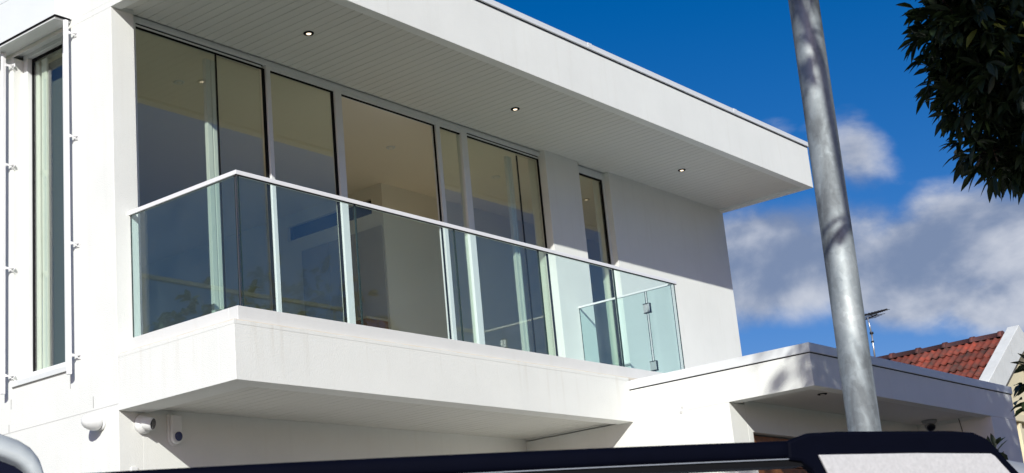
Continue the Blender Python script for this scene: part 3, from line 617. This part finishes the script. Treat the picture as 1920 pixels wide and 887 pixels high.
# ------------------------------------------------------------------ parked vehicles
def paint(name, col, metal=.35):
    m = mat(name, col, .45, metal=metal, spec=.6, noise_amt=.04, nscale=300); m.node_tree.nodes['Principled BSDF'].inputs['Coat Weight'].default_value = .15; return m
DARKG = glass('tinted_glass', (.12, .13, .13), .05)
RUBBER = mat('rubber', (.02, .02, .02), .8); TRIM = mat('cabin_lining', (.05, .048, .045), .8)
LAMPM = mat('lamp_lens', (.55, .56, .58), .12, spec=.8); TAILM = mat('tail_lens', (.35, .01, .01), .2)
def vehicle(name, loc, heading, label, cat, body_mat, H=1.78, L=4.7, Wd=1.82, rear=True, drop=1.0, roofrows=None, glassp=None, gutter=False):
    """side profile in (s forward, z), cabin narrowed towards the roof; local x = forward, y = left"""
    t = thing(name, loc, label, cat, rz=heading)
    hw = Wd / 2
    lower = [(-L/2, .45), (-L/2 + .03, .95), (-L/2 + .06, 1.08), (L/2 - 1.15, 1.10), (L/2 - .2, .96), (L/2 - .02, .78), (L/2, .42), (L/2 - .1, .30), (-L/2 + .08, .30)]
    # roof shell stations: s, top height, half width
    r0, r1 = -L/2 + .16, L/2 - 2.05
    bm = bmesh.new()
    st = [(-L/2 + .05, 1.10, hw * .96, 1.06)]
    rows = []
    roofp = [(-L/2 + .10, H - .34), (-L/2 + .17, H - .10), (-L/2 + .30, H - .025), (-L/2 + .9, H), (0, H + .0), (L/2 - 2.35, H - .05), (L/2 - 2.05, H - .14)] if roofrows is None else roofrows
    cross = [(-1, -.11), (-.97, -.055), (-.90, -.018), (-.78, -.004), (-.4, 0.0), (0, .004), (.4, 0), (.78, -.004), (.90, -.018), (.97, -.055), (1, -.11)]
    rw = hw * .80
    for s_, z_ in roofp: rows.append([bm.verts.new((s_, c * rw, z_ + d_ * drop)) for c, d_ in cross])
    for a, b in zip(rows, rows[1:]):
        for i in range(len(cross) - 1): bm.faces.new((a[i], a[i+1], b[i+1], b[i])).smooth = True
    roof_o = link('roof', bm, body_mat, t, recalc=True)
    sd_ = roof_o.modifiers.new('thick', 'SOLIDIFY'); sd_.thickness = .03; sd_.offset = -1
    if gutter:
        bm = bmesh.new()
        for sg in (-1, 1):
            q = [Vector((a + .012, sg * rw * .985, z - .030 * drop / .45 - .004)) for a, z in roofp]
            for a, b in zip(q, q[1:]): cyl(bm, a, b, .0035, seg=6)
        link('gutter_trim', bm, BLACKP, t)
    bm = bmesh.new()
    prism(bm, lower, lambda a, b: (a, -hw, b), (0, Wd, 0)); link('body', bm, body_mat, t, bevel=.06)
    # pillars and glass
    for sgn in (-1, 1):
        y0 = sgn * rw * .99; y1 = sgn * hw * .93
        def pil(sa, sb, za, zb, w, nm='pillar', mm=body_mat):
            bm = bmesh.new(); vs = []
            for s_, z_, y_ in ((sa, za, y1), (sa + w, za, y1), (sb + w, zb, y0), (sb, zb, y0)): vs.append((s_, y_, z_))
            a = [bm.verts.new(v) for v in vs]; b = [bm.verts.new((v[0], v[1] - sgn * .035, v[2])) for v in vs]
            bm.faces.new(a); bm.faces.new(b[::-1])
            for i in range(4): bm.faces.new((a[i], a[(i+1) % 4], b[(i+1) % 4], b[i]))
            return link(nm, bm, mm, t)
        zr = H - .12
        pil(-L/2 + .03, -L/2 + .0 if glassp else -L/2 + .12, 1.07, H - (.12 if glassp else .40), .04 if glassp else .30); pil(-.35, -.30, 1.07, zr, .09, mm=BLACKP); pil(L/2 - 1.35, L/2 - 2.10, 1.07, H - .24, .10)
        bm = bmesh.new(); vs = [(-L/2 + .34, y1, 1.08), (L/2 - 1.32, y1, 1.08), (L/2 - 2.05, y0, H - .20), (-L/2 + .34, y0, H - .115)]
        if glassp: vs = [(a, y1 + (y0 - y1) * (z - 1.08) / (H - 1.2), z) for a, z in glassp]
        bm.faces.new([bm.verts.new((v[0], v[1] - sgn * .015, v[2])) for v in vs]); g_ = link('side_window', bm, DARKG, t); so_ = g_.modifiers.new('thick', 'SOLIDIFY'); so_.thickness = .005
        for sx in (-L/2 + .85, L/2 - .95):
            bm = bmesh.new(); lathe(bm, [(0, .21), (0, .30), (.03, .335), (.17, .335), (.2, .30), (.2, .2)], (sx, sgn * (hw - .19), .335), (0, sgn, 0), 28); w_ = link('wheel', bm, RUBBER, t)
            bm = bmesh.new(); lathe(bm, [(.16, .21), (.19, .2), (.18, .06), (.2, .02)], (sx, sgn * (hw - .19), .335), (0, sgn, 0), 20); link('rim', bm, SILVER, w_)
        bm = bmesh.new(); box(bm, L/2 - .16, L/2 - .01, sgn * hw * .62 - .16, sgn * hw * .62 + .16, .70, .83); link('headlight', bm, LAMPM, t, bevel=.02)
        bm = bmesh.new(); box(bm, -L/2 - .012, -L/2 + .05, sgn * hw * .86 - .08, sgn * hw * .86 + .08, .85, 1.05); link('tail_light', bm, TAILM, t, bevel=.01)
    for nm, pts in (('windscreen', [(L/2 - 1.28, 1.08), (L/2 - 2.06, H - .17)]), ('rear_window', [(-L/2 + .06, 1.09), (-L/2 + .12, H - .36)])):
        bm = bmesh.new(); (a, za), (b, zb) = pts; bm.faces.new([bm.verts.new(v) for v in ((a, -hw * .9, za), (a, hw * .9, za), (b, rw * .93, zb), (b, -rw * .93, zb))])
        g_ = link(nm, bm, DARKG, t); so_ = g_.modifiers.new('thick', 'SOLIDIFY'); so_.thickness = .005
    for nm, s_ in (('front_bumper', L/2 - .06), ('rear_bumper', -L/2 - .04)):
        bm = bmesh.new(); box(bm, s_, s_ + .10, -hw * .95, hw * .95, .36, .60); link(nm, bm, BLACKP, t, bevel=.03)
    for ch in t.children: ch.matrix_parent_inverse = Matrix.Identity(4)
    return t
U = Vector((.8641, -.5033, 0)); CP = Vector((-4.500, -7.696, 0)); VN = Vector((.5033, .8641, 0))
ang = math.atan2(U.y, U.x)
# car behind the roof rail: its near roof edge sits just beyond the rail line
cc_ = CP + U * .45 + VN * .69
suv = vehicle('parked_car', (cc_.x, cc_.y, 0), ang, 'parked silver four wheel drive whose black roof rail crosses the bottom of the picture', 'car', paint('silver_paint', (.45, .47, .50)), H=1.832, L=4.6, roofrows=[(-2.2, 1.48), (-2.13, 1.70), (-2.0, 1.72), (-1.5, 1.735), (-.45, 1.742), (-.10, 1.77), (-.055, 1.832), (.03, 1.829), (.09, 1.817), (.17, 1.790), (.25, 1.745)])
def loc(s, z, dep=0): p = CP + U * s + VN * dep; return Vector((p.x, p.y, z))
# rail: rounded oval section with a bright bead, slightly bowed
bm = bmesh.new(); prev = None
sec = [(-.020, .004), (-.023, .012), (-.022, .026), (-.016, .034), (0, .037), (.014, .034), (.02, .024), (.02, .004)]
zc_ = lambda s: 1.8185 - .0045 * ((s + .35) / .75) ** 2 - .35 * max(0, -1.15 - s) ** 2
for i in range(31):
    s = -1.62 + 1.65 * i / 30; row = [bm.verts.new(loc(s, zc_(s) + b, a)) for a, b in sec]
    if prev:
        for k in range(len(sec)): bm.faces.new((prev[k], prev[(k+1) % len(sec)], row[(k+1) % len(sec)], row[k])).smooth = True
    else: bm.faces.new(row[::-1])
    prev = row
bm.faces.new(prev); rl = link('roof_rail', bm, NAVY, suv)
bm = bmesh.new(); prev = None
for i in range(31):
    s = -1.62 + 1.63 * i / 30; row = [bm.verts.new(loc(s, zc_(s) + b, a)) for a, b in ((-.0225, .0022), (-.0225, .0038), (.01, .0038), (.01, .0022))]
    if prev:
        for k in range(4): bm.faces.new((prev[k], prev[(k+1) % 4], row[(k+1) % 4], row[k]))
    prev = row
link('bright_bead', bm, mat('dull_bead', (.25, .27, .31), .5), rl)
bm = bmesh.new(); prev = None
for i in range(31):
    s = -1.62 + 1.64 * i / 30; row = [bm.verts.new(loc(s, zc_(s) + b, a)) for a, b in ((-.019, -.009), (-.019, .001), (.018, .001), (.018, -.009))]
    if prev:
        for k in range(4): bm.faces.new((prev[k], prev[(k+1) % 4], row[(k+1) % 4], row[k]))
    prev = row
link('rail_gasket', bm, GASKET, rl)
bm = bmesh.new(); prism(bm, [(-1.6, 1.76), (-1.4, 1.76), (-1.43, 1.812), (-1.55, 1.805)], lambda s, z: loc(s, z, -.015), VN * .03); link('rail_foot', bm, BLACKP, rl, bevel=.004)
bm = bmesh.new(); prism(bm, [(-.012, 1.818), (-.010, 1.850), (.012, 1.857), (.036, 1.8635), (.10, 1.8645), (.34, 1.8575), (.388, 1.853), (.413, 1.842), (.429, 1.827), (.450, 1.802), (.494, 1.755), (.52, 1.70), (.06, 1.70), (.05, 1.765), (.033, 1.80), (.015, 1.814)], lambda s, z: loc(s, z, -.026), VN * .024)
cap = link('rail_end_cover', bm, NAVY, suv, bevel=.006)
bm = bmesh.new(); prism(bm, [(.046, 1.8245), (.25, 1.8195), (.412, 1.8125), (.420, 1.808), (.475, 1.745), (.49, 1.712), (.088, 1.712), (.075, 1.765), (.06, 1.79)], lambda s, z: loc(s, z, -.0315), VN * .006); link('silver_panel', bm, SILVER, cap, bevel=.002)
# van beyond the left end: only its rounded rear roof corner shows
pv_ = Vector((-5.17, -6.383, 0)); ax = Vector((.87, -.50, 0)).normalized()
vc = pv_ + ax * (.088 - 2.35) + Vector((.5, .87, 0)) * .80
vehicle('parked_van', (vc.x, vc.y, 0), math.atan2(-ax.y, -ax.x), 'light grey van with a rounded rear roof corner at the lower left edge', 'van', paint('light_grey_paint', (.40, .43, .44), 0), H=2.08, L=4.7, Wd=1.85, drop=.45,
        roofrows=[(-2.352, 1.928), (-2.351, 1.993), (-2.343, 2.020), (-2.328, 2.040), (-2.305, 2.056), (-2.27, 2.070), (-2.1, 2.083), (-1.2, 2.10), (.2, 2.10), (.35, 2.06)],
        glassp=[(-2.316, 1.08), (1.03, 1.08), (.30, 2.0), (-2.19, 2.022), (-2.255, 2.016), (-2.318, 1.975)])

# ------------------------------------------------------------------ trees
def leaf_geo(bm, base, dr, up, L, w, mi=0, droop=.25):
    side = dr.cross(up)
    if side.length < 1e-3: side = Vector((1, 0, 0))
    side.normalize(); nn_ = side.cross(dr).normalized()
    pts = [(0, 0), (.28, .40), (.6, .5), (.85, .24), (1, 0)]
    c = []; l = []; r = []
    for t_, hw_ in pts:
        p = base + dr * (L * t_) - Vector((0, 0, 1)) * (droop * L * t_ * t_); c.append(p)
        if 0 < t_ < 1: l.append(p + side * w * hw_ + nn_ * w * hw_ * .35); r.append(p - side * w * hw_ + nn_ * w * hw_ * .35)
    cv = [bm.verts.new(p) for p in c]; lv = [bm.verts.new(p) for p in l]; rv = [bm.verts.new(p) for p in r]
    for vs in ((cv[0], cv[1], lv[0]), (cv[1], cv[2], lv[1], lv[0]), (cv[2], cv[3], lv[2], lv[1]), (cv[3], cv[4], lv[2]), (cv[0], rv[0], cv[1]), (cv[1], rv[0], rv[1], cv[2]), (cv[2], rv[1], rv[2], cv[3]), (cv[3], rv[2], cv[4])):
        f = bm.faces.new(vs); f.material_index = mi; f.smooth = True
Minv = cam.matrix_world.inverted()
def topx(p):
    q = Minv @ p
    return (960 + 2732.8 * q.x / -q.z, 443.5 - 2732.8 * q.y / -q.z) if q.z < 0 else None
def crown(blobs, centre, n, L, seed, avoid=None, keep=None):
    """leaf list: (base, dir, up, length) in whorls at twig ends"""
    g = random.Random(seed); out_ = []
    vols = [b[1] ** 2 for b in blobs]; tot_ = sum(vols)
    for (c, r, *sq) in blobs:
        c = Vector(c); sq = sq[0] if sq else 1.0
        for _ in range(int(n * r * r / tot_)):
            v = Vector((g.gauss(0, 1), g.gauss(0, 1), g.gauss(0, 1))).normalized(); rad = r * (g.uniform(0, 1) ** .38)
            p = c + Vector((v.x, v.y, v.z * sq)) * rad
            o_ = (v + Vector((0, 0, -.25)) + Vector((g.gauss(0, .45), g.gauss(0, .45), g.gauss(0, .35)))).normalized()
            if keep and not keep(p): continue
            for k in range(g.randint(4, 7)):
                dd_ = (o_ + Vector((g.gauss(0, .6), g.gauss(0, .6), g.gauss(0, .45)))).normalized()
                out_.append((p + o_ * g.uniform(-.05, .03) * L * 6, dd_, Vector((g.gauss(0, .5), g.gauss(0, .5), 1)).normalized(), L * g.uniform(.7, 1.2)))
    return out_
def plant(root, leaves, m, top_n=300, pale=0, w=.30, seed=3):
    g = random.Random(seed)
    vis = []
    rest = []
    for lf in leaves:
        q = topx(lf[0] + lf[1] * lf[3] * .6)
        if q and -15 < q[0] < 1935 and -15 < q[1] < 902: vis.append(((lf[0] - CAM).length, lf))
        else: rest.append(lf)
    vis.sort(key=lambda a: a[0] + 0)
    singles = [a[1] for a in vis[:top_n]]; rest += [a[1] for a in vis[top_n:]]
    src_ = []
    for i in range(4):
        bm = bmesh.new(); leaf_geo(bm, Vector((0, 0, 0)), Vector((0, 1, -.1 * i)).normalized(), Vector((0, 0, 1)), 1, w * (.9 + .1 * i), droop=.12 + .09 * i); bmesh.ops.recalc_face_normals(bm, faces=bm.faces)
        me = bpy.data.meshes.new('leaf'); bm.to_mesh(me); bm.free(); me.materials.append(m); src_.append(me)
    palem = []
    for me in src_:
        m2 = me.copy(); m2.materials.clear(); m2.materials.append(LEAFY); palem.append(m2)
    for i, (b, d_, u_, L_) in enumerate(singles):
        px_ = topx(b); pa = pale and g.random() < pale and px_[1] < 130
        o = bpy.data.objects.new('leaf', (palem if pa else src_)[i % 4]); C.objects.link(o); o.parent = root
        x_ = d_.cross(u_).normalized(); z_ = x_.cross(d_).normalized()
        mm = Matrix((x_, d_, z_)).transposed().to_4x4(); mm.translation = b; o.matrix_basis = root.matrix_world.inverted() @ mm @ Matrix.Scale(L_, 4)
    bm = bmesh.new()
    for (b, d_, u_, L_) in rest: leaf_geo(bm, b, d_, u_, L_, L_ * w)
    o = link('foliage', bm, m, root, recalc=False); o['kind'] = 'stuff'; return o
def limbs(root, path, blobs, r0, r1, g, twigs=None):
    bm = bmesh.new(); pts = [Vector(p) for p in path]
    for i, (a, b) in enumerate(zip(pts, pts[1:])):
        f0 = i / (len(pts) - 1); f1 = (i + 1) / (len(pts) - 1); cyl(bm, a, b, r0 + (r1 - r0) * f0, r0 + (r1 - r0) * f1, seg=12)
    link('trunk', bm, BARK, root)
    bm = bmesh.new()
    for (c, r, *_) in blobs:
        c = Vector(c); a = min(pts, key=lambda p: (p - c).length + abs(p.z - c.z + .6)); mid = a.lerp(c, .5) + Vector((g.gauss(0, .08), g.gauss(0, .08), .12))
        cyl(bm, a, mid, r1 * .7, r1 * .45, seg=8); cyl(bm, mid, c, r1 * .45, r1 * .25, seg=8)
        for _ in range(9):
            v = Vector((g.gauss(0, 1), g.gauss(0, 1), g.gauss(0, 1))).normalized(); e = c + v * r * .8; k = c.lerp(e, .5) + Vector((0, 0, .05)); cyl(bm, c, k, r1 * .16, r1 * .1, seg=5); cyl(bm, k, e, r1 * .1, .004, seg=5)
    link('branch', bm, BARK, root)
def on(x, y, D): return CAM + px(x, y) * D
# street tree whose crown hangs into the top right of the picture
blobs = [(on(1856, 40, 8.2), .40), (on(1800, 60, 8.3), .25), (on(1905, 20, 8.4), .40), (on(1845, 180, 8.2), .235), (on(1790, 150, 8.3), .16), (on(1858, 285, 8.2), .205), (on(1950, 240, 8.3), .34), (on(1960, 120, 8.1), .40), (on(1770, 20, 8.3), .16), (on(1905, 300, 8.3), .14), (on(1770, 100, 8.3), .12),
         ((1.6, -7.6, 7.1), 1.65, 1.15), ((2.1, -7.7, 5.4), 1.0), ((1.0, -7.3, 5.9), .9), ((2.3, -7.9, 7.0), 1.35), ((1.3, -7.55, 6.6), 1.2), ((3.2, -8.15, 7.0), 1.15)]
def edge(p):
    # keep the crown's left side open to the sky where the photograph has sky
    q = topx(p)
    if q is None: return True
    x, y = q
    if y < -40 or x > 1960: return True
    ex_ = [(-60, 1700), (0, 1712), (90, 1715), (165, 1722), (205, 1765), (240, 1785), (290, 1793), (315, 1812), (335, 1845), (345, 1960)]
    for (y0, x0), (y1, x1) in zip(ex_, ex_[1:]):
        if y0 <= y <= y1: return x > x0 + (x1 - x0) * (y - y0) / (y1 - y0)
    return y < 325
t = thing('street_tree', (2.4, -8.1, 0), 'dark leafy tree hanging into the top right corner of the sky', 'tree', 'trees on the footpath')
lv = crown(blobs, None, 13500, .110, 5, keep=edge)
limbs(t, [(2.4, -8.1, 0), (2.35, -8.05, 1.5), (2.3, -8.0, 3.2), (2.1, -7.9, 4.6), (1.9, -7.8, 6.0), (1.7, -7.6, 7.2)], blobs, .15, .06, rnd)
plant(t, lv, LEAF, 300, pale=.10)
# its neighbour, rising above the camera and shading it
blobs = [((-3.2, -9.35, 6.7), 1.5), ((-1.5, -9.8, 8.7), 1.8, 1.1), ((-2.2, -10.2, 7.4), 1.3)]
t = thing('street_tree', (-2.3, -10.8, 0), 'tall leafy tree overhead beside the viewpoint, out of the frame', 'tree', 'trees on the footpath')
lv = crown(blobs, None, 3600, .15, 8)
limbs(t, [(-2.3, -10.8, 0), (-2.3, -10.8, 2.5), (-2.3, -10.5, 4.6), (-2.2, -10.2, 6.5), (-1.8, -9.9, 8.2)], blobs, .17, .07, rnd)
plant(t, lv, LEAF, 0)
bm = bmesh.new(); rs = Vector((.615, -.783, 0)); pc = Vector((-1.33, -6.464, 0))
def up_(z, off, t_): return Vector((pc.x, pc.y, z)) + rs * off + SUN * t_
tw_ = [up_(2.93, -.10, 3.3), up_(3.05, .03, 3.4), up_(3.2, .035, 3.4), up_(3.5, .03, 3.5), up_(3.75, .028, 3.5), up_(4.0, -.02, 3.6), up_(4.6, -.1, 3.8), Vector((-3.6, -9.0, 6.8))]
for k, (a, b) in enumerate(zip(tw_, tw_[1:])): cyl(bm, a, b, .012 + k * .003, .015 + k * .003, seg=8)
cyl(bm, up_(3.12, .10, 3.35), up_(2.95, -.03, 3.3), .012, seg=8); cyl(bm, up_(3.02, -.12, 3.35), up_(3.10, .10, 3.3), .010, seg=8); cyl(bm, Vector((-3.6, -9.0, 6.8)), Vector((-2.25, -10.35, 5.4)), .036, .05, seg=8)
for k in range(26):
    p = up_(rnd.uniform(3.7, 4.3), rnd.uniform(-.12, .08), 3.5); leaf_geo(bm, p, Vector((rnd.gauss(0, 1), rnd.gauss(0, 1), -.6)).normalized(), Vector((0, 0, 1)), .12, .04)
link('branch', bm, BARK, t)
# garden shrub: two sprays show at the lower right edge
t = thing('garden_shrub', (2.1, -6.5, 0), 'dark broad leaved shrub with two sprays at the lower right edge beside the pier', 'shrub')
g = random.Random(4); lv = []
sprays = [(on(1867, 845, 9.0), 11, Vector((0, 0, 1))), (on(1860, 862, 9.1), 7, Vector((0, .3, .8))), (on(1925, 722, 9.0), 8, Vector((-.3, .5, .3))), (on(1922, 757, 9.0), 10, Vector((-.4, .6, 0))), (on(1935, 690, 9.0), 9, Vector((-.1, .3, .6))), (on(1950, 735, 9.1), 14, Vector((0, 0, .5))), (on(1960, 800, 9.1), 20, Vector((0, 0, .5)))]
bm = bmesh.new()
for c, n, ax_ in sprays:
    cyl(bm, (2.1, -6.5, .9), Vector((2.1, -6.5, .9)).lerp(c, .6) + Vector((.05, 0, -.1)), .014, .009, seg=6); cyl(bm, Vector((2.1, -6.5, .9)).lerp(c, .6) + Vector((.05, 0, -.1)), c, .009, .004, seg=6)
    for k in range(n): lv.append((c + Vector((g.gauss(0, .01), g.gauss(0, .01), g.gauss(0, .02))), (ax_ * .8 + Vector((g.gauss(0, .8), g.gauss(0, .8), g.gauss(0, .4)))).normalized(), Vector((g.gauss(0, .4), g.gauss(0, .4), 1)).normalized(), g.uniform(.09, .13)))
cyl(bm, (2.1, -6.5, 0), (2.1, -6.5, .95), .03, .02, seg=8); link('stem', bm, BARK, t)
for k in range(500):
    v = Vector((g.gauss(0, 1), g.gauss(0, 1), g.gauss(0, 1))).normalized(); lv.append((Vector((2.1, -6.5, 1.2)) + v * .55 * g.random() ** .4, (v + Vector((0, 0, .3))).normalized(), Vector((0, 0, 1)), .11))
plant(t, lv, LEAF, 120, w=.36)
t = thing('light_block_hedge', (9.5, -4.9, 0), 'added hedge out of view that blocks low sky light from the entry porch', 'hedge')  # unseen hedge added to keep low sky light off the porch
g = random.Random(77); bm = bmesh.new()
for _ in range(9000):
    p = Vector((g.uniform(6.3, 12.5), g.uniform(-5.3, -4.4), g.uniform(.1, 2.55)))
    leaf_geo(bm, p, Vector((g.gauss(0, 1), g.gauss(0, 1), g.gauss(0, 1))).normalized(), Vector((0, 0, 1)), g.uniform(.09, .14), .05)
o = link('foliage', bm, LEAF, t, recalc=False); o['kind'] = 'stuff'
bm = bmesh.new()
for k in range(12): cyl(bm, (6.5 + k * .5, -4.85, 0), (6.5 + k * .5 + g.uniform(-.1, .1), -4.85, 1.9), .03, .012, seg=7)
link('stem', bm, BARK, t)
# trees across the street, seen mirrored in the glass
for i, (x, y, h, r, lab) in enumerate([(29, -19.5, 9.5, 3.6, 'broad green tree across the street, farthest to the right'), (19.0, -20.0, 11.6, 3.5, 'round green tree across the street opposite the porch'), (6, -21, 6.0, 2.4, 'small green tree across the street opposite the balcony'), (38, -19, 11, 4.2, 'tallest green tree across the street')]):
    t = thing('garden_tree', (x, y, 0), lab, 'tree', 'trees across the street'); g = random.Random(20 + i)
    bl_ = [((x + g.uniform(-.4, .4) * r, y + g.uniform(-.4, .4) * r, h - r * g.uniform(.55, 1.2)), r * g.uniform(.45, .7), .8) for _ in range(8)]
    limbs(t, [(x, y, 0), (x + .1, y, h * .3), (x, y + .1, h * .55), (x, y, h * .75)], bl_, .2, .09, g)
    plant(t, crown(bl_, None, 900, .30, 30 + i), LEAF2, 0, w=.5)
